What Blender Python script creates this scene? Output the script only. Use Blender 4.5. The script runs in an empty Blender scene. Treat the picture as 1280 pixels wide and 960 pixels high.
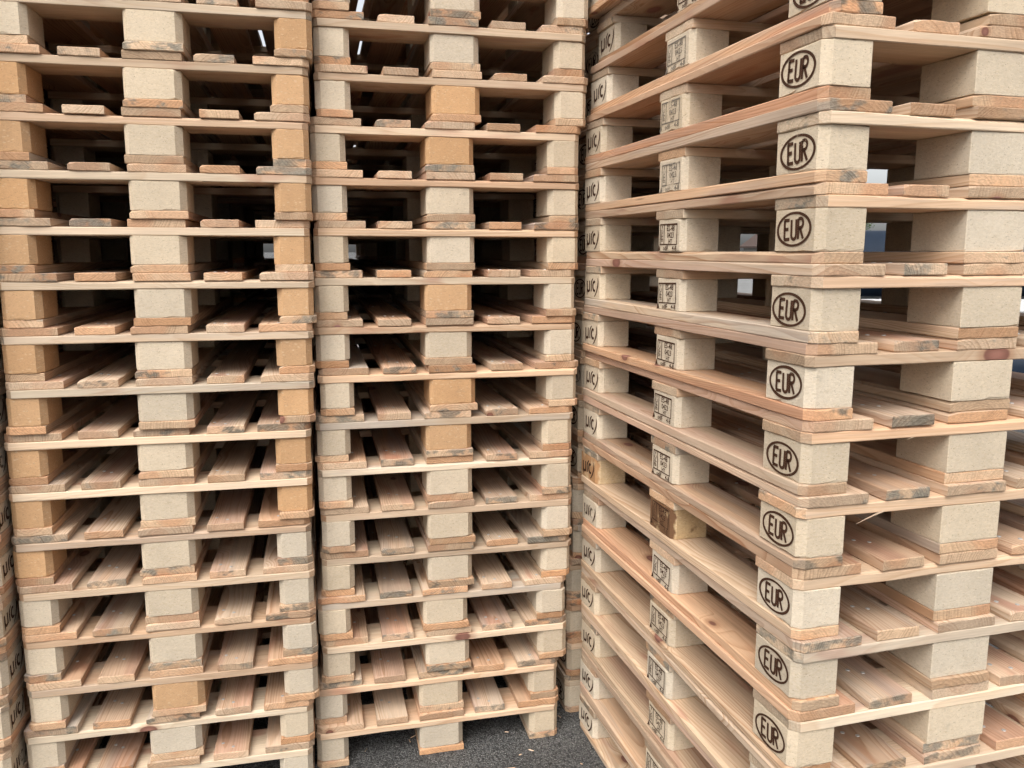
import bpy, math, random
from mathutils import Vector, Matrix

# ------------------------------------------------------------------ camera, sky, sun, exposure
scene = bpy.context.scene
C = scene.collection
R = math.radians

cam_data = bpy.data.cameras.new('camera')
cam_data.sensor_width = 36.0
cam_data.lens = 1028.0 / 1280.0 * 36.0
cam_data.clip_start = 0.05
cam_data.clip_end = 4000
cam = bpy.data.objects.new('camera', cam_data)
cam.location = (0, 0, 1.6266)
cam.rotation_euler = (R(90 - 9.139), R(-0.05), 0)
C.objects.link(cam)
scene.camera = cam

SUN_AZ, SUN_EL = (-0.30, -0.85), 52.0            # where the light comes from, behind the photographer
world = bpy.data.worlds.new('World')
scene.world = world
world.use_nodes = True
wn = world.node_tree.nodes
wl = world.node_tree.links
sky = wn.new('ShaderNodeTexSky')
sky.sky_type = 'NISHITA'
sky.sun_disc = False
sky.sun_elevation = R(SUN_EL)
sky.sun_rotation = math.atan2(SUN_AZ[0], SUN_AZ[1])
sky.air_density = 1.0
sky.dust_density = 4.0
hs = wn.new('ShaderNodeHueSaturation')
hs.inputs['Saturation'].default_value = 0.22     # cloud veil: a nearly colourless sky
wl.new(sky.outputs[0], hs.inputs['Color'])
bg = wn['Background']
wl.new(hs.outputs[0], bg.inputs['Color'])
bg.inputs['Strength'].default_value = 0.15

sun = bpy.data.lights.new('sun', 'SUN')
sun.energy = 1.2
sun.angle = R(40)
sun.color = (1.0, 0.95, 0.88)
sun_o = bpy.data.objects.new('sun', sun)
h = math.hypot(*SUN_AZ)
d = Vector((SUN_AZ[0] / h * math.cos(R(SUN_EL)), SUN_AZ[1] / h * math.cos(R(SUN_EL)), math.sin(R(SUN_EL))))
sun_o.rotation_euler = d.to_track_quat('Z', 'Y').to_euler()
sun_o.location = d * 30
C.objects.link(sun_o)

vs = scene.view_settings
vs.view_transform = 'Standard'
vs.look = 'None'
vs.gamma = 1
vs.exposure = 0.70
vs.use_curve_mapping = False
scene.cycles.max_bounces = 4
scene.cycles.diffuse_bounces = 3
scene.cycles.glossy_bounces = 2
scene.cycles.caustics_reflective = False
scene.cycles.caustics_refractive = False
scene.cycles.use_adaptive_sampling = True
scene.cycles.adaptive_threshold = 0.04
scene.cycles.use_denoising = True

rng = random.Random(7)


# ------------------------------------------------------------------ material helpers
class NT:
    def __init__(self, name):
        self.m = bpy.data.materials.new(name)
        self.m.use_nodes = True
        self.t = self.m.node_tree
        self.n = self.t.nodes
        self.l = self.t.links
        self.bsdf = self.n['Principled BSDF']

    def _in(self, sock, v):
        if v is None:
            return
        if isinstance(v, bpy.types.NodeSocket):
            self.l.new(v, sock)
        else:
            sock.default_value = v

    def math(self, op, a, b=None, c=None, clamp=False):
        n = self.n.new('ShaderNodeMath')
        n.operation = op
        n.use_clamp = clamp
        self._in(n.inputs[0], a)
        self._in(n.inputs[1], b)
        self._in(n.inputs[2], c)
        return n.outputs[0]

    def vmath(self, op, a, b=None, scale=None):
        n = self.n.new('ShaderNodeVectorMath')
        n.operation = op
        self._in(n.inputs[0], a)
        self._in(n.inputs[1], b)
        if scale is not None:
            self._in(n.inputs['Scale'], scale)
        return n.outputs[0]

    def sep(self, v):
        n = self.n.new('ShaderNodeSeparateXYZ')
        self.l.new(v, n.inputs[0])
        return n.outputs

    def comb(self, x, y, z):
        n = self.n.new('ShaderNodeCombineXYZ')
        for s, v in zip(n.inputs, (x, y, z)):
            self._in(s, v)
        return n.outputs[0]

    def noise(self, v, scale, detail=2.0, rough=0.5, dist=0.0):
        n = self.n.new('ShaderNodeTexNoise')
        self._in(n.inputs['Vector'], v)
        n.inputs['Scale'].default_value = scale
        n.inputs['Detail'].default_value = detail
        n.inputs['Roughness'].default_value = rough
        n.inputs['Distortion'].default_value = dist
        return n.outputs['Fac']

    def voronoi(self, v, scale, feature='F1'):
        n = self.n.new('ShaderNodeTexVoronoi')
        n.feature = feature
        self._in(n.inputs['Vector'], v)
        n.inputs['Scale'].default_value = scale
        return n.outputs

    def white(self, w):
        n = self.n.new('ShaderNodeTexWhiteNoise')
        n.noise_dimensions = '1D'
        self._in(n.inputs['W'], w)
        return self.sep(n.outputs['Color'])

    def ramp(self, f, stops):
        n = self.n.new('ShaderNodeMapRange')
        n.interpolation_type = 'SMOOTHSTEP'
        self._in(n.inputs['Value'], f)
        n.inputs['From Min'].default_value = stops[0]
        n.inputs['From Max'].default_value = stops[1]
        n.inputs['To Min'].default_value = stops[2] if len(stops) > 2 else 0.0
        n.inputs['To Max'].default_value = stops[3] if len(stops) > 3 else 1.0
        return n.outputs[0]

    def mix(self, f, a, b, mode='MIX'):
        n = self.n.new('ShaderNodeMix')
        n.data_type = 'RGBA'
        n.blend_type = mode
        self._in(n.inputs[0], f)
        self._in(n.inputs[6], a)
        self._in(n.inputs[7], b)
        return n.outputs[2]

    def gray(self, v):
        return self.comb(v, v, v)

    def bump(self, hgt, strength, dist):
        n = self.n.new('ShaderNodeBump')
        n.inputs['Strength'].default_value = strength
        n.inputs['Distance'].default_value = dist
        self.l.new(hgt, n.inputs['Height'])
        self.l.new(n.outputs[0], self.bsdf.inputs['Normal'])

    def out(self, col, rough):
        self._in(self.bsdf.inputs['Base Color'], col)
        self._in(self.bsdf.inputs['Roughness'], rough)
        self.bsdf.inputs['Specular IOR Level'].default_value = 0.25
        return self.m


def c4(r, g, b):
    return (r, g, b, 1.0)


def wood(name, early, late, heart, end, stain_amt=0.5, knot=0.5, grain=1.0):
    """Softwood board sawn from a log: ring pattern about a pith line running along the board's X."""
    t = NT(name)
    tc = t.n.new('ShaderNodeTexCoord')
    oi = t.n.new('ShaderNodeObjectInfo')
    rnd = oi.outputs['Random']
    r1 = t.white(rnd)
    r2 = t.white(t.math('ADD', rnd, 3.7))
    r3 = t.white(t.math('ADD', rnd, 9.1))
    x, y, z = t.sep(tc.outputs['Object'])[:3]
    off = t.math('MULTIPLY', rnd, 57.0)
    # long-wave wander of the fibres
    wob = t.noise(t.comb(t.math('MULTIPLY_ADD', x, 1.6, off), t.math('MULTIPLY', y, 5.0), t.math('MULTIPLY', z, 5.0)), 1.0, 2.0)
    wob2 = t.noise(t.comb(t.math('MULTIPLY_ADD', x, 9.0, off), t.math('MULTIPLY', y, 30.0), t.math('MULTIPLY', z, 30.0)), 1.0, 2.0)
    # knots: sparse ellipsoids
    kv = t.comb(t.math('MULTIPLY_ADD', x, 5.0, off), t.math('MULTIPLY_ADD', y, 9.0, off), t.math('MULTIPLY', z, 9.0))
    ko = t.voronoi(kv, 1.0)
    kd = ko['Distance']
    kc = t.sep(ko['Color'])
    ksel = t.ramp(kc[0], (knot_thr(knot), knot_thr(knot) + 0.01, 0.0, 1.0))
    kr = t.math('MULTIPLY_ADD', kc[1], 0.11, 0.065)
    kin = t.math('DIVIDE', kd, kr)
    kmask = t.math('MULTIPLY', t.ramp(kin, (0.8, 1.05, 1.0, 0.0)), ksel)
    kring = t.math('MULTIPLY', t.ramp(kin, (1.0, 1.7, 1.0, 0.0)), ksel)
    kinfl = t.math('MULTIPLY', t.ramp(kin, (0.6, 3.4, 1.0, 0.0)), ksel)
    # pith position
    py = t.math('MULTIPLY_ADD', t.math('SUBTRACT', r1[0], 0.5), 0.17, t.math('MULTIPLY', x, t.math('MULTIPLY', t.math('SUBTRACT', r1[1], 0.5), 0.11)))
    sgn = t.math('SIGN', t.math('SUBTRACT', r2[2], 0.5))
    pz = t.math('MULTIPLY', sgn, t.math('MULTIPLY_ADD', r1[2], 0.075, 0.006))
    pz = t.math('ADD', pz, t.math('MULTIPLY', x, t.math('MULTIPLY', t.math('SUBTRACT', r2[0], 0.5), 0.10)))
    dy = t.math('SUBTRACT', y, py)
    dz = t.math('SUBTRACT', z, pz)
    dist = t.math('SQRT', t.math('ADD', t.math('MULTIPLY', dy, dy), t.math('MULTIPLY', dz, dz)))
    dist = t.math('MULTIPLY_ADD', t.math('SUBTRACT', wob, 0.5), 0.045, dist)
    dist = t.math('MULTIPLY_ADD', t.math('SUBTRACT', wob2, 0.5), 0.0028, dist)
    dist = t.math('MULTIPLY_ADD', kinfl, 0.018, dist)
    ringw = t.math('MULTIPLY_ADD', r2[1], 0.0050, 0.0042)
    ringn = t.noise(t.comb(dist, off, t.math('MULTIPLY', x, 0.02)), 60.0, 1.0)
    saw = t.math('FRACT', t.math('DIVIDE', t.math('MULTIPLY_ADD', ringn, 0.016, dist), ringw))
    lw = t.math('MULTIPLY', t.math('POWER', saw, 2.2), t.ramp(saw, (0.90, 1.0, 1.0, 0.0)))
    ringamp = t.math('MULTIPLY_ADD', t.ramp(ringn, (0.3, 0.7)), 0.75, 0.2)
    lw = t.math('MULTIPLY', lw, ringamp, clamp=True)
    # fibres
    fib = t.noise(t.comb(t.math('MULTIPLY_ADD', x, 7.0, off), t.math('MULTIPLY', y, 260.0), t.math('MULTIPLY', z, 260.0)), 1.0, 3.0, 0.6)
    blotch = t.noise(t.comb(t.math('MULTIPLY_ADD', x, 2.2, off), t.math('MULTIPLY', y, 14.0), t.math('MULTIPLY', z, 14.0)), 1.0, 3.0, 0.55)
    # colour on the long faces
    hm = t.ramp(t.math('MULTIPLY_ADD', t.math('SUBTRACT', r3[0], 0.5), 0.05, dist), (0.035, 0.060, 1.0, 0.0))
    hm = t.math('MULTIPLY', hm, 0.75)
    col = t.mix(hm, c4(*early), c4(*heart))
    col = t.mix(t.math('MULTIPLY', lw, 1.0 * grain), col, c4(*late))
    red = t.ramp(t.noise(t.comb(t.math('MULTIPLY_ADD', x, 3.2, off), t.math('MULTIPLY_ADD', y, 13.0, off), t.math('MULTIPLY', z, 13.0)), 1.0, 2.0, 0.5, 0.6), (0.58, 0.72))
    col = t.mix(t.math('MULTIPLY', red, t.math('MULTIPLY', r1[0], 0.75)), col, c4(0.43, 0.225, 0.155))
    val = t.math('MULTIPLY_ADD', fib, 0.46, 0.77)
    val = t.math('MULTIPLY', val, t.math('MULTIPLY_ADD', blotch, 0.7, 0.65))
    val = t.math('MULTIPLY', val, t.math('MULTIPLY_ADD', r3[1], 0.40, 0.77))
    col = t.mix(1.0, col, t.gray(val), 'MULTIPLY')
    # some boards pinker, some yellower
    col = t.mix(t.math('MULTIPLY', t.math('POWER', r3[2], 1.6), 1.0), col, c4(0.97, 0.79, 0.68), 'MULTIPLY')
    # a few boards have weathered grey
    wx = t.math('MULTIPLY', t.ramp(r2[2], (0.90, 0.99)), t.ramp(blotch, (0.35, 0.6)))
    col = t.mix(t.math('MULTIPLY', wx, 0.6), col, t.mix(fib, c4(0.26, 0.245, 0.22), c4(0.52, 0.49, 0.44)))
    # end grain: soaks light up, rings stand out, saw marks
    nx = t.math('ABSOLUTE', t.sep(tc.outputs['Normal'])[0])
    ef = t.ramp(nx, (0.35, 0.85))
    sawn = t.noise(t.comb(t.math('MULTIPLY', x, 300.0), t.math('MULTIPLY_ADD', y, 140.0, off), t.math('MULTIPLY', z, 420.0)), 1.0, 3.0, 0.65)
    ecol = t.mix(t.math('MULTIPLY', lw, 0.8), c4(*end), c4(end[0] * 0.42, end[1] * 0.33, end[2] * 0.26))
    ecol = t.mix(hm, ecol, c4(end[0] * 0.86, end[1] * 0.66, end[2] * 0.56))
    ecol = t.mix(t.math('MULTIPLY', r3[1], 0.6), ecol, t.mix(t.math('MULTIPLY', lw, 0.7), c4(*[v * 0.92 for v in early]), c4(*late)))
    ev = t.math('MULTIPLY', t.math('MULTIPLY_ADD', sawn, 1.1, 0.46), t.math('MULTIPLY_ADD', r2[0], 0.5, 0.74))
    ecol = t.mix(1.0, ecol, t.gray(ev), 'MULTIPLY')
    ecol = t.mix(t.ramp(t.math('ADD', r1[2], t.math('MULTIPLY', blotch, 0.5)), (0.75, 1.15, 0.0, 0.9)), ecol, c4(1.0, 0.80, 0.66), 'MULTIPLY')
    # blue stain (fungus) in the sapwood, mostly at the ends
    sn = t.noise(t.comb(t.math('MULTIPLY_ADD', x, 1.3, off), t.math('MULTIPLY', y, 17.0), t.math('MULTIPLY', z, 26.0)), 1.0, 3.0, 0.6)
    st = t.math('MULTIPLY_ADD', r1[1], 0.44, 0.33 + 0.18 * (1 - stain_amt))
    smask = t.ramp(t.math('SUBTRACT', sn, st), (0.0, 0.12))
    srn = t.math('MULTIPLY', t.math('SUBTRACT', 1.15, t.math('MULTIPLY', lw, 0.9)), t.ramp(sawn, (0.2, 0.8, 0.45, 1.3)))
    ecol = t.mix(t.math('MULTIPLY', smask, t.ramp(sn, (0.35, 0.75, 0.5, 0.9))), ecol, t.mix(1.0, t.mix(r3[0], c4(0.15, 0.135, 0.105), c4(0.225, 0.22, 0.185)), t.gray(srn), 'MULTIPLY'))
    col = t.mix(t.math('MULTIPLY', smask, 0.24), col, t.mix(fib, c4(0.20, 0.205, 0.20), c4(0.42, 0.41, 0.38)))
    col = t.mix(ef, col, ecol)
    # knots
    kcol = t.mix(t.ramp(kin, (0.1, 0.9)), c4(0.27, 0.115, 0.085), c4(0.15, 0.055, 0.038))
    kcol = t.mix(t.math('MULTIPLY', kc[2], 0.6), kcol, c4(0.38, 0.20, 0.19))
    col = t.mix(t.math('MULTIPLY', kring, 0.45), col, c4(0.30, 0.135, 0.065))
    col = t.mix(t.math('MULTIPLY', kmask, 0.9), col, kcol)
    # drying cracks along the fibre
    cr = t.noise(t.comb(t.math('MULTIPLY_ADD', x, 3.0, off), t.math('MULTIPLY', y, 95.0), t.math('MULTIPLY', z, 60.0)), 1.0, 1.0)
    cm = t.math('MULTIPLY', t.ramp(cr, (0.80, 0.84)), t.math('SUBTRACT', 1.0, ef))
    col = t.mix(t.math('MULTIPLY', cm, 0.75), col, c4(0.06, 0.035, 0.022))
    hgt = t.math('ADD', t.math('MULTIPLY', fib, 0.5), t.math('MULTIPLY', t.math('MULTIPLY', sawn, ef), 0.9))
    hgt = t.math('SUBTRACT', hgt, t.math('MULTIPLY', cm, 1.2))
    t.bump(hgt, 0.55, 0.0016)
    return t.out(col, t.math('MULTIPLY_ADD', fib, 0.2, 0.62))


def knot_thr(k):
    return 1.0 - 0.50 * k


def chip(name, base, fleck, burnt=None):
    """Pressed wood-chip block."""
    t = NT(name)
    tc = t.n.new('ShaderNodeTexCoord')
    oi = t.n.new('ShaderNodeObjectInfo')
    rnd = oi.outputs['Random']
    rr = t.white(rnd)
    v = t.vmath('ADD', tc.outputs['Object'], t.comb(t.math('MULTIPLY', rnd, 31.0), rr[0], rr[1]))
    x, y, z = t.sep(v)[:3]
    stretched = t.comb(x, y, t.math('MULTIPLY', z, 2.1))
    vo = t.voronoi(stretched, 175.0)
    cell = t.sep(vo['Color'])
    vo2 = t.voronoi(stretched, 420.0)
    cell2 = t.sep(vo2['Color'])
    n1 = t.noise(v, 9.0, 3.0, 0.55)
    n2 = t.noise(stretched, 900.0, 2.0, 0.6)
    val = t.math('MULTIPLY_ADD', cell[0], 0.08, 0.94)
    val = t.math('MULTIPLY', val, t.math('MULTIPLY_ADD', cell2[0], 0.10, 0.94))
    val = t.math('MULTIPLY', val, t.math('MULTIPLY_ADD', n1, 0.28, 0.86))
    val = t.math('MULTIPLY', val, t.math('MULTIPLY_ADD', rr[2], 0.18, 0.90))
    col = t.mix(t.math('MULTIPLY', t.math('POWER', cell[1], 3.0), 0.55), c4(*base), c4(*fleck))
    col = t.mix(1.0, col, t.gray(val), 'MULTIPLY')
    dark = t.math('MULTIPLY', t.ramp(cell2[1], (0.955, 0.965)), t.ramp(cell[2], (0.5, 0.6)))
    col = t.mix(t.math('MULTIPLY', dark, 0.45), col, c4(0.13, 0.085, 0.05))
    light = t.ramp(cell[2], (0.955, 0.965))
    col = t.mix(t.math('MULTIPLY', light, 0.22), col, c4(0.78, 0.68, 0.52))
    col = t.mix(t.math('MULTIPLY', rr[0], 0.8), col, c4(1.02, 0.95, 0.85), 'MULTIPLY')
    # handling dirt
    dn = t.noise(v, 24.0, 4.0, 0.7)
    col = t.mix(t.ramp(dn, (0.60, 0.80, 0.0, 0.34)), col, c4(0.20, 0.17, 0.13))
    if burnt:
        ox, oy, oz = t.sep(tc.outputs['Object'])[:3]
        b = t.math('ADD', t.noise(tc.outputs['Object'], 28.0, 3.0), t.math('MULTIPLY', t.ramp(oy, (-0.049, -0.03, 1.0, 0.0)), 0.30))
        col = t.mix(t.ramp(b, (burnt[1], burnt[1] + 0.18, 0.0, 0.9)), col, c4(*burnt[0]))
    hgt = t.math('ADD', t.math('MULTIPLY', cell[0], 0.5), t.math('ADD', n2, t.math('MULTIPLY', cell2[0], 0.4)))
    t.bump(hgt, 0.45, 0.0014)
    return t.out(col, 0.85)


def plain(name, col, rough=0.6, metal=0.0, var=0.0, scale=8.0):
    t = NT(name)
    c = c4(*col)
    if var:
        tc = t.n.new('ShaderNodeTexCoord')
        n = t.noise(tc.outputs['Object'], scale, 4.0, 0.6)
        c = t.mix(1.0, c4(*col), t.gray(t.math('MULTIPLY_ADD', n, 2 * var, 1 - var)), 'MULTIPLY')
    t.bsdf.inputs['Metallic'].default_value = metal
    return t.out(c, rough)


M = {}
M['stringer'] = wood('stringer_wood', (0.66, 0.545, 0.405), (0.50, 0.335, 0.20), (0.58, 0.435, 0.31), (0.46, 0.33, 0.22), 0.35, 0.62, 0.75)
M['deck'] = wood('deck_wood', (0.605, 0.47, 0.345), (0.34, 0.175, 0.085), (0.515, 0.345, 0.26), (0.50, 0.345, 0.22), 0.65, 0.75)
M['base'] = wood('base_wood', (0.60, 0.45, 0.31), (0.34, 0.165, 0.07), (0.51, 0.325, 0.23), (0.51, 0.345, 0.215), 0.55, 0.70)
M['pale'] = chip('pale_chipboard', (0.63, 0.545, 0.43), (0.55, 0.45, 0.32))
M['tan'] = chip('tan_chipboard', (0.58, 0.362, 0.198), (0.53, 0.32, 0.165))
M['burnt'] = chip('scorched_chipboard', (0.59, 0.45, 0.28), (0.47, 0.32, 0.17), ((0.42, 0.22, 0.10), 0.64))
M['charred'] = chip('charred_chipboard', (0.58, 0.43, 0.25), (0.47, 0.32, 0.17), ((0.12, 0.05, 0.022), 0.60))


def ink(name, col, lo, amount):
    t = NT(name)
    tc = t.n.new('ShaderNodeTexCoord')
    oi = t.n.new('ShaderNodeObjectInfo')
    rnd = oi.outputs['Random']
    v = t.vmath('ADD', tc.outputs['Object'], t.comb(t.math('MULTIPLY', rnd, 19.0), 0.0, rnd))
    patch = t.noise(v, 22.0, 2.0)
    fine = t.noise(v, 420.0, 2.0, 0.7)
    f = t.math('ADD', t.math('MULTIPLY', patch, 0.62), t.math('MULTIPLY', fine, 0.38))
    f = t.math('SUBTRACT', f, t.math('MULTIPLY', t.math('MULTIPLY', rnd, rnd), amount))
    t.l.new(t.ramp(f, (lo, lo + 0.10, 0.12, 1.0)), t.bsdf.inputs['Alpha'])
    c = t.mix(fine, c4(col[0] * 1.8, col[1] * 1.6, col[2] * 1.4), c4(*col))
    return t.out(c, 0.9)


M['ink'] = ink('burned_in_stamp', (0.042, 0.019, 0.010), 0.24, 0.20)
M['ink_grey'] = ink('faded_stamp', (0.13, 0.12, 0.105), 0.34, 0.10)
M['steel'] = plain('nail_steel', (0.50, 0.48, 0.45), 0.5, 0.4)


def asphalt():
    t = NT('asphalt')
    tc = t.n.new('ShaderNodeTexCoord')
    v = tc.outputs['Object']
    vo = t.voronoi(v, 190.0)
    cell = t.sep(vo['Color'])
    vo2 = t.voronoi(v, 420.0)
    cell2 = t.sep(vo2['Color'])
    n1 = t.noise(v, 3.0, 4.0, 0.6)
    n2 = t.noise(v, 45.0, 3.0, 0.6)
    val = t.math('MULTIPLY_ADD', cell[0], 0.085, 0.070)
    val = t.math('MULTIPLY', val, t.ramp(vo['Distance'], (0.35, 0.75, 1.15, 0.45)))
    col = t.mix(1.0, t.gray(val), c4(1.0, 1.0, 0.98), 'MULTIPLY')
    col = t.mix(t.math('MULTIPLY', t.ramp(cell[1], (0.86, 0.90)), 0.6), col, c4(0.19, 0.187, 0.18))
    col = t.mix(t.math('MULTIPLY', t.ramp(cell2[1], (0.965, 0.975)), 0.9), col, c4(0.40, 0.39, 0.37))
    col = t.mix(1.0, col, t.gray(t.math('MULTIPLY_ADD', n1, 1.0, 0.5)), 'MULTIPLY')
    col = t.mix(1.0, col, t.gray(t.math('MULTIPLY_ADD', n2, 0.7, 0.65)), 'MULTIPLY')
    hgt = t.math('MULTIPLY_ADD', t.ramp(vo['Distance'], (0.2, 0.8, 1.0, 0.0)), 1.0, t.math('MULTIPLY', cell2[0], 0.4))
    t.bump(hgt, 0.9, 0.004)
    return t.out(col, 0.75)


M['asphalt'] = asphalt()
M['concrete'] = plain('pale_concrete', (0.20, 0.20, 0.195), 0.85, 0, 0.25, 0.6)
M['blue'] = plain('dark_blue_plastic', (0.016, 0.025, 0.042), 0.28, 0, 0.2, 6)
M['white'] = plain('white_painted_steel', (0.70, 0.70, 0.69), 0.45, 0, 0.1, 5)
M['black'] = plain('black_rubber', (0.02, 0.02, 0.021), 0.7, 0, 0.2, 12)
M['roof'] = plain('red_roof_tile', (0.085, 0.058, 0.048), 0.8, 0, 0.3, 3)
M['render'] = plain('pale_house_render', (0.26, 0.24, 0.215), 0.85, 0, 0.12, 1.5)
M['glass'] = plain('window_glass', (0.03, 0.04, 0.05), 0.1)
M['bark'] = plain('tree_bark', (0.10, 0.075, 0.055), 0.9, 0, 0.3, 10)
M['leaf'] = plain('tree_leaf', (0.055, 0.085, 0.03), 0.7, 0, 0.4, 4)


# ------------------------------------------------------------------ mesh helpers
def mesh_obj(name, me, mat=None, parent=None, loc=(0, 0, 0), rot=(0, 0, 0)):
    o = bpy.data.objects.new(name, me)
    if mat is not None and len(me.materials) == 0:
        me.materials.append(mat)
    C.objects.link(o)
    o.location = loc
    o.rotation_euler = rot
    o.parent = parent
    return o


def pydata(name, verts, faces, mat=None, smooth=False):
    me = bpy.data.meshes.new(name)
    me.from_pydata(verts, [], faces)
    me.update()
    if smooth:
        for p in me.polygons:
            p.use_smooth = True
    if mat is not None:
        me.materials.append(mat)
    return me


def slab(name, outline, z0, z1, b, mat, wane=None, rg=None, crumble=0.0, bow=0.0):
    """Outline (ccw, xy) pulled up from z0 to z1 with broken edges of size b; wane = (index range, depth) rounds an upper edge."""
    n = len(outline)
    nrm = []
    for i in range(n):
        p, q, s = Vector(outline[i - 1]), Vector(outline[i]), Vector(outline[(i + 1) % n])
        a = (q - p).normalized()
        c = (s - q).normalized()
        m = Vector((a.y + c.y, -a.x - c.x))
        nrm.append(m.normalized() if m.length > 1e-9 else Vector((a.y, -a.x)))
    verts = []
    for inset, z in ((b, z0), (0, z0 + b), (0, z1 - b), (b, z1)):
        for i in range(n):
            k = inset
            zz = z
            if crumble:
                if inset:
                    k = inset + crumble * rg.random() ** 3
                else:
                    zz = z + (crumble * rg.random() ** 3 if z < (z0 + z1) / 2 else -crumble * rg.random() ** 3)
            if wane and i in wane[0]:
                if z == z1:
                    k = wane[1] * (0.7 + 0.6 * rg.random())
                elif inset == 0 and z > (z0 + z1) / 2:
                    zz = z1 - wane[1] * (0.45 + 0.3 * rg.random())
            q = Vector(outline[i]) - nrm[i] * k
            verts.append((q.x, q.y, zz + bow * (q.x / 0.6) ** 2))
    faces = []
    for L in range(3):
        for i in range(n):
            j = (i + 1) % n
            faces.append((L * n + i, L * n + j, (L + 1) * n + j, (L + 1) * n + i))
    faces.append(tuple(range(n - 1, -1, -1)))
    faces.append(tuple(range(3 * n, 4 * n)))
    return pydata(name, verts, faces, mat)


def board_mesh(name, L, W, T, mat, ch=(0, 0, 0, 0), seed=0, wane=False, bow=0.0):
    """Board centred in plan, z 0..T, length on X. ch: corner cuts at (-x-y, +x-y, +x+y, -x+y)."""
    rg = random.Random(seed)
    j = lambda s: rg.uniform(-s, s)
    hx, hy = L / 2, W / 2
    dl, dr = j(0.0022), j(0.0022)
    pts = []
    cs = [(-hx + dl, -hy), (hx + dr, -hy), (hx + dr, hy), (-hx + dl, hy)]
    dirs = [((0, 1), (1, 0)), ((-1, 0), (0, 1)), ((0, -1), (-1, 0)), ((1, 0), (0, -1))]
    low = []
    for k in range(4):
        cx, cy = cs[k]
        cut = ch[k]
        if cut:
            c1, c2 = cut * rg.uniform(0.85, 1.15), cut * rg.uniform(0.85, 1.15)
            (ax, ay), (bx, by) = dirs[k]
            pts.append((cx + ax * c1, cy + ay * c1))
            pts.append((cx + bx * c2, cy + by * c2))
        else:
            pts.append((cx + j(0.0012), cy + j(0.0012)))
        nx, ny = cs[(k + 1) % 4]
        mids = (0.1, 0.27, 0.42, 0.6, 0.75, 0.9) if k in (0, 2) else (0.2, 0.4, 0.6, 0.8)
        for f in mids:
            if k in (0, 2):
                pts.append((cx + (nx - cx) * f, cy + j(0.0017)))
                if k == 0:
                    low.append(len(pts) - 1)
            else:
                pts.append((cx + j(0.0018), cy + (ny - cy) * f))
    w = None
    if wane:
        w = (set(low[1:] + [low[-1] + 1]), 0.010)
    return slab(name, pts, 0.0, T, 0.0014, mat, w, rg, 0.0022, bow)


def block_mesh(name, lx, ly, h, cuts, seed):
    """Block centred in plan, z 0..h. cuts at (-x-y, +x-y, +x+y, -x+y)."""
    rg = random.Random(seed)
    hx, hy = lx / 2, ly / 2
    cs = [(-hx, -hy), (hx, -hy), (hx, hy), (-hx, hy)]
    dirs = [((0, 1), (1, 0)), ((-1, 0), (0, 1)), ((0, -1), (-1, 0)), ((1, 0), (0, -1))]
    pts = []
    for k in range(4):
        cx, cy = cs[k]
        cut = max(cuts[k], 0.0012)
        (ax, ay), (bx, by) = dirs[k]
        s = rg.uniform(0.9, 1.1)
        pts.append((cx + ax * cut * s, cy + ay * cut * s))
        pts.append((cx + bx * cut / s, cy + by * cut / s))
        nx, ny = cs[(k + 1) % 4]
        for f in (0.3, 0.5, 0.7):
            f += rg.uniform(-0.07, 0.07)
            pts.append((cx + (nx - cx) * f + rg.uniform(-4e-4, 4e-4), cy + (ny - cy) * f + rg.uniform(-4e-4, 4e-4)))
    return slab(name, pts, 0.0, h, 0.0007, None, None, rg, 0.0055)


def ribbon(polys, y=-0.0008):
    """Flat print: polylines (x, z, half width) in the XZ plane facing -Y."""
    V, F = [], []
    for pl in polys:
        closed = pl[0] == 'c'
        pts = pl[1:] if closed else pl
        n = len(pts)
        base = len(V)
        for i in range(n):
            x, z, w = pts[i]
            a = pts[(i - 1) % n] if (closed or i > 0) else pts[i]
            b = pts[(i + 1) % n] if (closed or i < n - 1) else pts[i]
            dx, dz = b[0] - a[0], b[1] - a[1]
            L = math.hypot(dx, dz) or 1.0
            nx, nz = -dz / L, dx / L
            V.append((x + nx * w, y, z + nz * w))
            V.append((x - nx * w, y, z - nz * w))
        for i in range(n if closed else n - 1):
            j = (i + 1) % n
            F.append((base + 2 * i, base + 2 * i + 1, base + 2 * j + 1, base + 2 * j))
    return V, F


def arc(cx, cz, rx, rz, a0, a1, n, w, w2=None):
    out = []
    for i in range(n + 1):
        f = i / n
        a = R(a0 + (a1 - a0) * f)
        ww = w if w2 is None else w + (w2 - w) * math.sin(f * math.pi)
        out.append((cx + rx * math.cos(a), cz + rz * math.sin(a), ww))
    return out


def eur_mesh(name, mat, seed):
    rg = random.Random(seed)
    w = 0.0032
    ring = ['c'] + [(0.0515 * math.cos(R(a)), 0.0300 * math.sin(R(a)), 0.0028 + 0.0006 * math.sin(R(a * 2 + seed * 40))) for a in range(0, 360, 8)]
    P = [ring]
    h2 = 0.0178
    P.append([(-0.029, -h2, w), (-0.029, h2, w)])
    P.append([(-0.0305, h2, w), (-0.0135, h2, w)])
    P.append([(-0.029, 0.001, w), (-0.0165, 0.001, w)])
    P.append([(-0.0305, -h2, w), (-0.0125, -h2, w)])
    P.append([(-0.007, h2, w)] + arc(0.0005, -0.0105, 0.0075, 0.008, 180, 360, 8, w) + [(0.008, h2, w)])
    P.append([(0.0145, -h2 - 0.001, w), (0.0145, h2 + 0.001, w)])
    P.append([(0.0145, h2, w)] + arc(0.0215, 0.0100, 0.0078, 0.0085, 90, -90, 8, w) + [(0.0145, 0.0015, w)])
    P.append([(0.0195, 0.0015, w), (0.0300, -h2 - 0.001, w)])
    V, F = ribbon(P)
    return pydata(name, V, F, mat)


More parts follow.
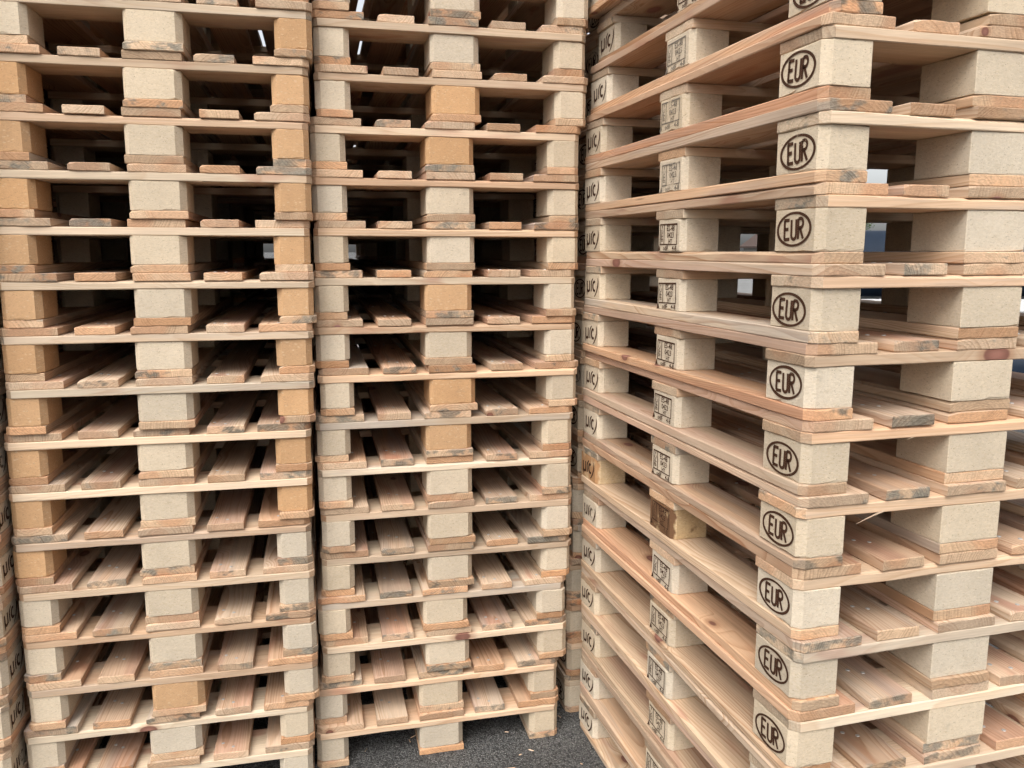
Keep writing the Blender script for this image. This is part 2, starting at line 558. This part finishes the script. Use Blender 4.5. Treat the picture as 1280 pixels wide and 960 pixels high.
def uic_mesh(name, mat):
    P = []
    w = 0.0039
    P.append([(-0.047, -0.027, 0.0012), (-0.0465, -0.012, w), (-0.0465, 0.016, w)])
    P.append([(-0.0465, -0.004, w)] + arc(-0.036, -0.006, 0.0100, 0.0095, 190, 340, 8, w) + [(-0.0255, -0.003, w), (-0.0255, 0.017, w)])
    P.append([(-0.0255, -0.004, w), (-0.0235, -0.016, 0.0016)])
    P.append([(-0.011, -0.016, w), (-0.011, 0.008, w), (-0.009, 0.013, w), (-0.0035, 0.019, 0.0026), (0.004, 0.024, 0.0018)])
    P.append(arc(0.015, 0.000, 0.0125, 0.0140, 60, 305, 12, 0.0032, 0.0048))
    P.append([(0.043, 0.025, 0.0014), (0.0465, 0.014, 0.0032), (0.0440, 0.001, 0.0038), (0.036, -0.013, 0.0032), (0.025, -0.025, 0.0024), (0.014, -0.032, 0.0010)])
    V, F = ribbon(P)
    return pydata(name, V, F, mat)


def text_geo(body, size, sx, cx, cz, rot=0.0, y=-0.0008):
    cu = bpy.data.curves.new('text_source', 'FONT')
    cu.body = body
    cu.size = size
    cu.align_x = 'CENTER'
    cu.align_y = 'CENTER'
    cu.offset = size * 0.010
    cu.resolution_u = 2
    o = bpy.data.objects.new('text_source', cu)
    C.objects.link(o)
    me = bpy.data.meshes.new_from_object(o.evaluated_get(bpy.context.evaluated_depsgraph_get()))
    c, s = math.cos(rot), math.sin(rot)
    V = []
    for v in me.vertices:
        a, b = v.co.x * sx, v.co.y
        V.append((cx + a * c - b * s, y, cz + a * s + b * c))
    F = [tuple(p.vertices) for p in me.polygons]
    bpy.data.objects.remove(o)
    bpy.data.curves.remove(cu)
    bpy.data.meshes.remove(me)
    return V, F


def code_mesh(name, mat):
    P = []
    x0, x1, z0, z1, w = -0.049, 0.049, -0.020, 0.031, 0.0017
    P.append([(x0 - w, z1, w), (x1 + w, z1, w * 1.3)])
    P.append([(x0 - w, z0, w), (x1 + w, z0, w * 0.7)])
    P.append([(x0, z0, w), (x0, z1, w)])
    P.append([(x1, z0, w), (x1, z1, w * 0.8)])
    P.append([(-0.025, z0, w), (-0.025, z1, w)])
    P.append([(-0.0375, 0.019, 0.0003), (-0.0375, 0.027, 0.0026), (-0.0375, 0.028, 0.0004)])
    V, F = ribbon(P)

    def add(g):
        b = len(V)
        V.extend(g[0])
        F.extend(tuple(i + b for i in f) for f in g[1])
    add(text_geo('ES-48', 0.0205, 0.98, 0.0125, 0.0205))
    add(text_geo('0423', 0.0200, 0.98, 0.0125, 0.0030))
    add(text_geo('HT', 0.0160, 1.0, 0.012, -0.0130))
    add(text_geo('IPPC', 0.0175, 0.9, -0.0372, 0.0025, math.pi / 2))
    add(text_geo('odlF', 0.0175, 1.0, -0.014, -0.0300))
    add(text_geo('4-8', 0.0175, 1.1, 0.036, -0.0300))
    b = len(V)
    V.extend([(-0.062, -0.0008, -0.0385), (-0.046, -0.0008, -0.034), (-0.053, -0.0008, -0.0205)])
    F.append((b, b + 1, b + 2))
    return pydata(name, V, F, mat)


# ------------------------------------------------------------------ the setting
def sheet(name, x0, y0, x1, y1, z, mat):
    o = mesh_obj(name, pydata(name, [(x0, y0, z), (x1, y0, z), (x1, y1, z), (x0, y1, z)], [(0, 1, 2, 3)], mat))
    o['kind'] = 'structure'
    return o


sheet('ground', -1500, -1500, 1500, 1500, 0.0, M['asphalt'])
sheet('concrete_yard', -70, 14, 90, 110, 0.004, M['concrete'])

# ------------------------------------------------------------------ pallet parts (1200 x 800 x 144 mm)
G = 0.0003
T = 0.022 - G
CUT = 0.015
BD = {}


def variants(key, L, W, mat, ch, n):
    BD[key] = [board_mesh(key, L, W, T, mat, ch, hash_seed(key) + k, wane=(k >= n - 2 and n > 3), bow=(0.0012 * ((k * 5) % 4) / 3 if key == 'deck_narrow' else 0.0)) for k in range(n)]


def hash_seed(s):
    return sum((i + 1) * ord(c) for i, c in enumerate(s)) * 13


variants('deck_outer_south', 1.2, 0.145, M['deck'], (CUT, CUT, 0, 0), 5)
variants('deck_outer_north', 1.2, 0.145, M['deck'], (0, 0, CUT, CUT), 5)
variants('deck_narrow', 1.2, 0.100, M['deck'], (0, 0, 0, 0), 6)
variants('deck_centre', 1.2, 0.145, M['deck'], (0, 0, 0, 0), 4)
variants('stringer_front', 0.8, 0.145, M['stringer'], (CUT, CUT, 0, 0), 5)
variants('stringer_mid', 0.8, 0.145, M['stringer'], (0, 0, 0, 0), 3)
variants('bottom_outer_south', 1.2, 0.100, M['base'], (CUT, CUT, 0, 0), 5)
variants('bottom_outer_north', 1.2, 0.100, M['base'], (0, 0, CUT, CUT), 5)
variants('bottom_centre', 1.2, 0.145, M['base'], (0, 0, 0, 0), 5)

BH = 0.078 - 2 * G
BK = {}


def flip_x(c):
    return (c[1], c[0], c[3], c[2])


def flip_y(c):
    return (c[3], c[2], c[1], c[0])


for kind in 'AR':
    inner = 0.016 if kind == 'A' else 0.0
    for sx in (-1, 1):
        for sy in (-1, 1):
            c = (0.013 if sx == sy else 0.005, 0.006 if kind == 'R' and sx == sy else CUT, inner, 0.0)        # corner at +x, -y
            if sx < 0:
                c = flip_x(c)
            if sy > 0:
                c = flip_y(c)
            BK[kind, sx, sy] = [block_mesh('corner_block', 0.143, 0.098, BH, c, 11 * k + sx + 3 * sy) for k in range(4)]
    for sy in (-1, 1):
        c = (0.013, 0.013, 0, 0) if sy < 0 else (0, 0, 0.013, 0.013)
        BK[kind, 0, sy] = [block_mesh('side_block', 0.143, 0.098, BH, c, 17 + k) for k in range(3)]
    for sx in (-1, 1):
        a = (0.011, 0.017) if kind == 'A' else (0.0, 0.0)
        c = (0, a[0], a[1], 0) if sx > 0 else (a[1], 0, 0, a[0])
        BK[kind, sx, 0] = [block_mesh('end_block', 0.143, 0.143, BH, c, 23 + k) for k in range(4)]
    BK[kind, 0, 0] = [block_mesh('centre_block', 0.143, 0.143, BH, (0, 0, 0, 0), 29)]

# blocks of two colours share shapes but carry their own material on the object
ME = {}


def block_data(kind, sx, sy, colour, k):
    key = (kind, sx, sy, colour, k % len(BK[kind, sx, sy]))
    if key not in ME:
        me = BK[kind, sx, sy][key[4]].copy()
        me.materials.clear()
        me.materials.append(M[colour])
        ME[key] = me
    return ME[key]


STAMP_EUR = [eur_mesh('oval_stamp', M['ink'], k) for k in range(3)]
STAMP_UIC = uic_mesh('letter_stamp', M['ink'])
STAMP_CODE = code_mesh('code_stamp', M['ink'])
STAMP_CODE_FADED = STAMP_CODE.copy()
STAMP_CODE_FADED.materials.clear()
STAMP_CODE_FADED.materials.append(M['ink_grey'])


def nail_mesh():
    rg = random.Random(5)
    V, F = [], []
    z = 0.1450
    for by in (-0.3275, -0.16375, 0.0, 0.16375, 0.3275):
        for sx in (-0.5275, 0.0, 0.5275):
            for k in range(3 if abs(by) in (0.0, 0.3275) else 2):
                x = sx + rg.uniform(-0.045, 0.045)
                y = by + (k - 0.8) * 0.032 + rg.uniform(-0.006, 0.006)
                b = len(V)
                r = 0.0052
                for a in range(7):
                    V.append((x + r * math.cos(a * 0.8976), y + r * math.sin(a * 0.8976), z - 0.002))
                for a in range(7):
                    V.append((x + r * 0.8 * math.cos(a * 0.8976), y + r * 0.8 * math.sin(a * 0.8976), z + 0.0004))
                for a in range(7):
                    F.append((b + a, b + (a + 1) % 7, b + 7 + (a + 1) % 7, b + 7 + a))
                F.append(tuple(b + 7 + a for a in range(7)))
    return pydata('nail_heads', V, F, M['steel'])


NAILS = nail_mesh()


def splinter_mesh(seed):
    rg = random.Random(seed)
    L = 0.085
    V, F = [], []
    n = 6
    for i in range(n + 1):
        f = i / n
        w = 0.0020 * (1 - f) ** 0.8 + 0.0002
        x = L * f
        y = 0.004 * f * f + rg.uniform(-0.0006, 0.0006)
        z = -0.013 * f ** 1.2 + rg.uniform(-0.0006, 0.0006)
        V += [(x, y - w * 0.4, z - w), (x, y + w * 0.4, z - w * 0.8), (x, y, z + w)]
    for i in range(n):
        for k in range(3):
            a, b = 3 * i + k, 3 * i + (k + 1) % 3
            F.append((a, b, b + 3, a + 3))
    return pydata('splinter', V, F, M['stringer'])


SPLINTERS = [splinter_mesh(k) for k in range(3)]

ORD = ['lowest', 'second', 'third', 'fourth', 'fifth', 'sixth', 'seventh', 'eighth', 'ninth', 'tenth', 'eleventh', 'twelfth',
       'thirteenth', 'fourteenth', 'fifteenth', 'sixteenth', 'seventeenth', 'eighteenth', 'nineteenth', 'twentieth']


def make_pallet(loc, rz, P, kind, label, group, colours=None, stamps=True, splinters=(), burnt=False, faded=False, rg=rng):
    t = bpy.data.objects.new('pallet', None)
    C.objects.link(t)
    t.empty_display_size = 0.1
    t.location = loc
    t.rotation_euler = (0, 0, rz)
    t.scale = (1, 1, P / 0.144)
    t['label'] = label
    t['category'] = 'pallet'
    t['group'] = group
    j = lambda s: rg.uniform(-s, s)
    # bottom boards
    for key, y in (('bottom_outer_south', -0.35), ('bottom_centre', 0.0), ('bottom_outer_north', 0.35)):
        mesh_obj('bottom_board', rg.choice(BD[key]), None, t, (j(0.003), y + j(0.0035), 0.0), (0, 0, j(0.003)))
    # blocks
    for sx in (-1, 0, 1):
        for sy in (-1, 0, 1):
            col = 'pale'
            if colours and sx == 1:
                col = {'p': 'pale', 't': 'tan'}[colours[sy + 1]]
            if burnt and sy == -1 and sx in (-1, 0):
                col = 'burnt' if sx else 'charred'
            hy = 0.35 if sy else 0.0
            b = mesh_obj('block', block_data(kind, sx, sy, col, rg.randrange(4)), None, t,
                         (sx * 0.5265 + j(0.0022), sy * hy - sy * 0.001 + j(0.0022), 0.022 + G), (0, 0, j(0.006)))
            if stamps and sy:
                rot = 0.0 if sy < 0 else math.pi
                me, off = None, 0.0
                side = sx if sy < 0 else -sx
                if side == 1:
                    me, off = rg.choice(STAMP_EUR), -0.004
                elif side == 0:
                    me, off = (STAMP_CODE_FADED if faded else STAMP_CODE), -0.001
                else:
                    me, off = STAMP_UIC, 0.0055
                dx, dz = off + j(0.0045), 0.0375 + j(0.0035)
                s = mesh_obj('burned_stamp', me, None, b, (dx if sy < 0 else -dx, sy * 0.0492, dz), (0, j(0.06), rot))
                if side == 0:
                    s.scale = (0.95, 1, 0.95)
    # stringer boards
    for key, x, rot in (('stringer_front', -0.5275, -math.pi / 2), ('stringer_mid', 0.0, math.pi / 2), ('stringer_front', 0.5275, math.pi / 2)):
        s = mesh_obj('stringer_board', rg.choice(BD[key]), None, t, (x + j(0.003), j(0.003), 0.100), (0, 0, rot + j(0.003)))
        if x > 0.5:
            if stamps and rg.random() < 0.5:
                q = mesh_obj('splinter', rg.choice(SPLINTERS), None, s, (rg.uniform(-0.33, 0.33), -0.0715, rg.choice((0.001, 0.020))), (0, 0, rg.choice((0.25, math.pi + 0.25, -0.6))))
                q.scale = [rg.uniform(0.15, 0.38)] * 3
            for u, k in splinters:
                mesh_obj('splinter', SPLINTERS[k], None, s, (u, -0.0715, 0.003), (0, 0, math.pi + 0.22))
    # deck boards
    for key, y in (('deck_outer_south', -0.3275), ('deck_narrow', -0.16375), ('deck_centre', 0.0), ('deck_narrow', 0.16375), ('deck_outer_north', 0.3275)):
        s = 0.005 if key == 'deck_narrow' else 0.0025
        mesh_obj('deck_board', rg.choice(BD[key]), None, t, (j(0.0035), y + j(s), 0.122), (0, 0, j(0.004)))
    if stamps:
        n = mesh_obj('nail_heads', NAILS, None, t)
        n['kind'] = 'stuff'
    return t


def make_stack(origin, ang, P, lean, n, where, group, kind='A', flip=False, offs=None, colours=None, stamps=True, start=0, **kw):
    """origin: front left corner of the short side (stacks facing the camera) at ground level for a vertical stack at z = 1.2 m."""
    a = ang
    du = Vector((math.cos(a), math.sin(a)))          # along the 800 mm side, to the right
    dv = Vector((-math.sin(a), math.cos(a)))         # into the stack
    rg = random.Random(int(abs(origin[0] * 1000) + abs(origin[1]) * 7000))
    for i in range(start, n):
        off = (offs or {}).get(i)
        if off is None:
            off = rg.uniform(-0.008, 0.008)
        c = Vector(origin) + du * (0.4 + off) + dv * (0.6 + rg.uniform(-0.006, 0.006)) + Vector(lean) * (i * P - 1.2)
        word = 'topmost' if i == n - 1 else ORD[i]
        tail = '' if i in (0, n - 1) else ' up'
        label = f'{word} wooden pallet{tail} in the stack {where}'
        extra = {k: v.get(i) for k, v in kw.items() if isinstance(v, dict) and i in v}
        if extra.get('burnt'):
            label = f'{word} pallet up, with scorched stamps, in the stack {where}'
        make_pallet((c.x, c.y, i * P), a - math.pi / 2 + rg.uniform(-0.004, 0.004), P, kind, label, group,
                    (colours or {}).get(i), stamps, rg=rg, **extra)


mm = lambda d: {k: v / 1000 for k, v in d.items()}
A1, A2, A3 = 0.2250, 0.2323, 1.8430 - math.pi / 2

# stack with tan blocks
col1 = {i: 'tpt' for i in range(6, 15)}
col1.update({15: 'ppt', 5: 'tpp', 2: 'ptp'})
make_stack((-1.3481, 2.1443), A1, 0.14268, (0.0271, 0.0079), 18, 'with tan blocks at its outer ends', 'pallets in the tan-block stack',
           offs=mm({1: -5, 2: 6, 3: 4, 4: -2, 5: -9, 6: -2, 7: -5, 8: 3, 9: 0, 10: 4, 11: -3, 12: 4, 13: -3, 14: -2, 15: 8}), colours=col1)
# middle stack
col2 = {i: 'ptp' for i in (7, 8, 10, 13, 14)}
make_stack((-0.5755, 2.3939), A2, 0.14289, (0.0267, -0.0010), 19, 'between the tan-block and oval-stamped stacks', 'pallets in the middle stack',
           offs=mm({0: -14, 1: -16, 2: 6, 3: -2, 4: 10, 5: 10, 6: 2, 7: -1, 8: 7, 9: -3, 10: -6, 11: -1, 12: -10, 13: -12, 14: 4, 15: -2}), colours=col2)
# stack whose corner is turned to the camera
make_stack((0.5532, 1.5054), A3, 0.14591, (0.0, 0.0127), 18, 'with oval stamps on its exposed corner', 'pallets in the oval-stamped stack', kind='R',
           offs=mm({0: 1, 1: 0, 2: 4, 3: -2, 4: 1, 5: 2, 6: -2, 7: -1, 8: 0, 9: -2, 10: -3, 11: -1, 12: -4, 13: -3, 14: 10, 15: 32}),
           burnt={6: True}, faded={13: True, 14: True, 12: True}, splinters={7: ((-0.21, 0),)})
# stack behind it, one slot to the left
make_stack((0.2360, 2.705), A3, 0.1445, (0.043, 0.0), 17, 'behind the oval-stamped stack', 'pallets in the stack behind the corner stack', kind='R')
# stack left of the tan-block stack
S0_GAP = 0.016
d1 = Vector((math.cos(A1), math.sin(A1)))
n1 = Vector((-math.sin(A1), math.cos(A1)))
o0 = Vector((-1.3481, 2.1443)) - d1 * (0.8 + S0_GAP) - n1 * 0.065
make_stack((o0.x, o0.y), A1, 0.1432, (0.027, 0.004), 17, 'left of the tan-block stack', 'pallets in the left edge stack', offs=mm({i: (i * 37 % 7) - 5 for i in range(17)}))


def behind(origin, ang, k, gap=0.06):
    n = Vector((-math.sin(ang), math.cos(ang)))
    p = Vector(origin) + n * (1.2 + gap) * k
    return (p.x, p.y)


# second row, seen only through the fork openings of the first
make_stack(behind((-1.3100, 2.1530), A1, 1), A1, 0.1435, (0.01, 0.0), 17, 'behind the tan-block stack', 'pallets in the second row', stamps=False)
make_stack(behind((-0.5400, 2.3939), A2, 1), A2, 0.1438, (0.01, 0.0), 17, 'behind the middle stack', 'pallets in the second row', stamps=False)
make_stack(behind((o0.x, o0.y), A1, 1), A1, 0.1436, (0.01, 0.0), 17, 'behind the stack left of the tan-block stack', 'pallets in the second row', stamps=False)

make_stack(behind((0.2360, 2.705), A3, 1), A3, 0.1442, (0.0, 0.0), 15, 'second in line behind the oval-stamped stack', 'pallets in the second row', stamps=False)
# third row
make_stack(behind((-1.4200, 2.1443), A1, 2), A1, 0.1437, (0.005, 0.0), 16, 'two rows behind the tan-block stack', 'pallets in the third row', stamps=False)
make_stack(behind((-0.6000, 2.3939), A2, 2), A2, 0.1434, (0.005, 0.0), 16, 'two rows behind the middle stack', 'pallets in the third row', stamps=False)


# ------------------------------------------------------------------ things standing far behind, seen through the fork openings
def box(V, F, x0, y0, z0, x1, y1, z1):
    b = len(V)
    V += [(x0, y0, z0), (x1, y0, z0), (x1, y1, z0), (x0, y1, z0), (x0, y0, z1), (x1, y0, z1), (x1, y1, z1), (x0, y1, z1)]
    F += [tuple(b + i for i in f) for f in ((3, 2, 1, 0), (4, 5, 6, 7), (0, 1, 5, 4), (1, 2, 6, 5), (2, 3, 7, 6), (3, 0, 4, 7))]


def boxes(name, lst, mat, parent=None):
    V, F = [], []
    for b in lst:
        box(V, F, *b)
    return mesh_obj(name, pydata(name, V, F, mat), None, parent)


def thing(name, label, cat, loc=(0, 0, 0), rz=0.0, group=None):
    o = bpy.data.objects.new(name, None)
    C.objects.link(o)
    o.location = loc
    o.rotation_euler = (0, 0, rz)
    o['label'] = label
    o['category'] = cat
    if group:
        o['group'] = group
    return o


def pipe_shell(L, r0, r1, n=40):
    V, F = [], []
    for x in (0.0, L):
        for r in (r0, r1):
            for k in range(n):
                a = 2 * math.pi * k / n
                V.append((x, r * math.cos(a), r * math.sin(a)))
    for k in range(n):
        j = (k + 1) % n
        F += [(k, j, 2 * n + j, 2 * n + k), (n + j, n + k, 3 * n + k, 3 * n + j), (j, k, n + k, n + j), (2 * n + k, 2 * n + j, 3 * n + j, 3 * n + k)]
    return pydata('pipe_shell', V, F, M['blue'], True)


SHELL = pipe_shell(7.0, 0.36, 0.325)
COLLAR = pipe_shell(0.16, 0.39, 0.361)
for y, z, lab in ((9.0, 0.42, 'dark blue plastic pipe on the ground behind the pallets'),
                  (9.85, 0.42, 'dark blue plastic pipe on the ground, farther from the pallets'),
                  (9.2, 1.50, 'dark blue plastic pipe lying on white beams behind the pallets')):
    t = thing('pipe', lab, 'pipe', (3.35, y, z), -0.02, 'blue pipes behind the pallets')
    mesh_obj('pipe_shell', SHELL, None, t)
    mesh_obj('pipe_collar', COLLAR, None, t, (6.84, 0, 0))
for x in (3.7, 9.2):
    o = boxes('support_trestle', [(x - 0.1, 8.55, 0.0, x + 0.1, 8.62, 1.02), (x - 0.1, 10.3, 0.0, x + 0.1, 10.37, 1.02)], M['white'])
    o['label'] = 'white steel trestle holding up the ' + ('left' if x < 5 else 'right') + ' end of the beam platform'
    o['category'] = 'trestle'
o = boxes('beam_platform', [(3.2, 8.5, 1.022, 9.8, 8.72, 1.137), (3.2, 9.6, 1.022, 9.8, 9.82, 1.137)], M['white'])
o['label'] = 'white beam platform under the upper blue pipe'
o['category'] = 'platform'

# house with a red roof across the yard
hx, hy = 45.0, 130.0
ho = thing('house', 'distant pale house with a red tiled gable roof', 'house', (hx, hy, 0), 0.05)
V, F = [], []
box(V, F, -6, 0, 0, 6, 9, 2.7)
b = len(V)
V += [(-6, 0, 2.7), (6, 0, 2.7), (0, 0, 7.2), (-6, 9, 2.7), (6, 9, 2.7), (0, 9, 7.2)]
F += [(b, b + 1, b + 2), (b + 4, b + 3, b + 5)]
mesh_obj('wall', pydata('wall', V, F, M['render']), None, ho)
for sgn in (-1, 1):
    V = [(sgn * 6.6, -0.5, 2.25), (0, -0.5, 7.2), (0, 9.5, 7.2), (sgn * 6.6, 9.5, 2.25)]
    V += [(x, y, z + 0.28) for x, y, z in V]
    F = [(0, 1, 2, 3), (7, 6, 5, 4), (0, 4, 5, 1), (1, 5, 6, 2), (2, 6, 7, 3), (3, 7, 4, 0)]
    mesh_obj('roof_slope', pydata('roof_slope', V, F, M['roof']), None, ho)
for x in (-3.2, 2.0):
    w = boxes('window', [(x, -0.08, 0.9, x + 1.2, -0.003, 2.2)], M['white'], ho)
    boxes('pane', [(x + 0.1, -0.10, 1.0, x + 1.1, -0.082, 2.1)], M['glass'], w)
boxes('door', [(-0.6, -0.08, 0.0, 0.5, -0.003, 2.1)], M['bark'], ho)


def tree(x, y, hgt, label, seed):
    rg = random.Random(seed)
    t = thing('tree', label, 'tree', (x, y, 0), 0, 'trees beside the house')
    V, F = [], []
    segs = [((0, 0, 0), (0.1, 0, hgt * 0.45), 0.28, 0.18)]
    for k in range(7):
        a = rg.uniform(0, 6.28)
        z0 = hgt * rg.uniform(0.3, 0.5)
        segs.append(((0.06, 0, z0), (math.cos(a) * hgt * 0.25, math.sin(a) * hgt * 0.25, z0 + hgt * rg.uniform(0.2, 0.42)), 0.11, 0.03))
    for p, q, ra, rb in segs:
        b = len(V)
        for c, r in ((p, ra), (q, rb)):
            for k in range(7):
                V.append((c[0] + r * math.cos(k * 0.8976), c[1] + r * math.sin(k * 0.8976), c[2]))
        F += [(b + k, b + (k + 1) % 7, b + 7 + (k + 1) % 7, b + 7 + k) for k in range(7)]
    mesh_obj('trunk', pydata('trunk', V, F, M['bark']), None, t)
    V, F = [], []
    lobes = [(Vector((rg.gauss(0, hgt * 0.15), rg.gauss(0, hgt * 0.15), hgt * rg.uniform(0.5, 0.9))), hgt * rg.uniform(0.10, 0.19)) for _ in range(12)]
    for _ in range(2600):
        c, r = rg.choice(lobes)
        p = c + Vector((rg.gauss(0, 1), rg.gauss(0, 1), rg.gauss(0, 0.8))).normalized() * r * rg.uniform(0.5, 1.1)
        u = Vector((rg.gauss(0, 1), rg.gauss(0, 1), rg.gauss(0, 1))).normalized() * 0.16
        w = u.orthogonal().normalized() * 0.10
        b = len(V)
        V += [tuple(p - u), tuple(p + w), tuple(p + u), tuple(p - w)]
        F.append((b, b + 1, b + 2, b + 3))
    mesh_obj('crown', pydata('crown', V, F, M['leaf']), None, t)


tree(hx + 8.5, hy + 4, 8.5, 'leafy tree close beside the red-roofed house', 3)
tree(hx - 22.0, hy + 22, 9.5, 'leafy tree well away from the red-roofed house', 4)

# crumbs of wood swept against the feet of the stacks
rg = random.Random(21)
V, F = [], []
for _ in range(46):
    x, y = rg.uniform(-0.5, 0.45), rg.uniform(1.75, 2.9)
    a, L, w = rg.uniform(0, 3.14), rg.uniform(0.003, 0.016), rg.uniform(0.0012, 0.0035)
    c, sn = math.cos(a), math.sin(a)
    b = len(V)
    for px, py, pz in ((-L, -w, 0.0005), (L, -w * 0.6, 0.0005), (L * 0.8, w, 0.0005), (-L, w * 0.7, 0.0005), (-L * 0.9, 0, 0.003), (L * 0.7, 0, 0.0028)):
        V.append((x + px * c - py * sn, y + px * sn + py * c, pz))
    F += [(b, b + 1, b + 5, b + 4), (b + 2, b + 3, b + 4, b + 5), (b + 1, b + 2, b + 5), (b + 3, b, b + 4)]
o = mesh_obj('wood_chips', pydata('wood_chips', V, F, M['stringer']))
o['kind'] = 'stuff'
o['label'] = 'scattered pale wood chips on the asphalt at the foot of the stacks'
o['category'] = 'wood chips'
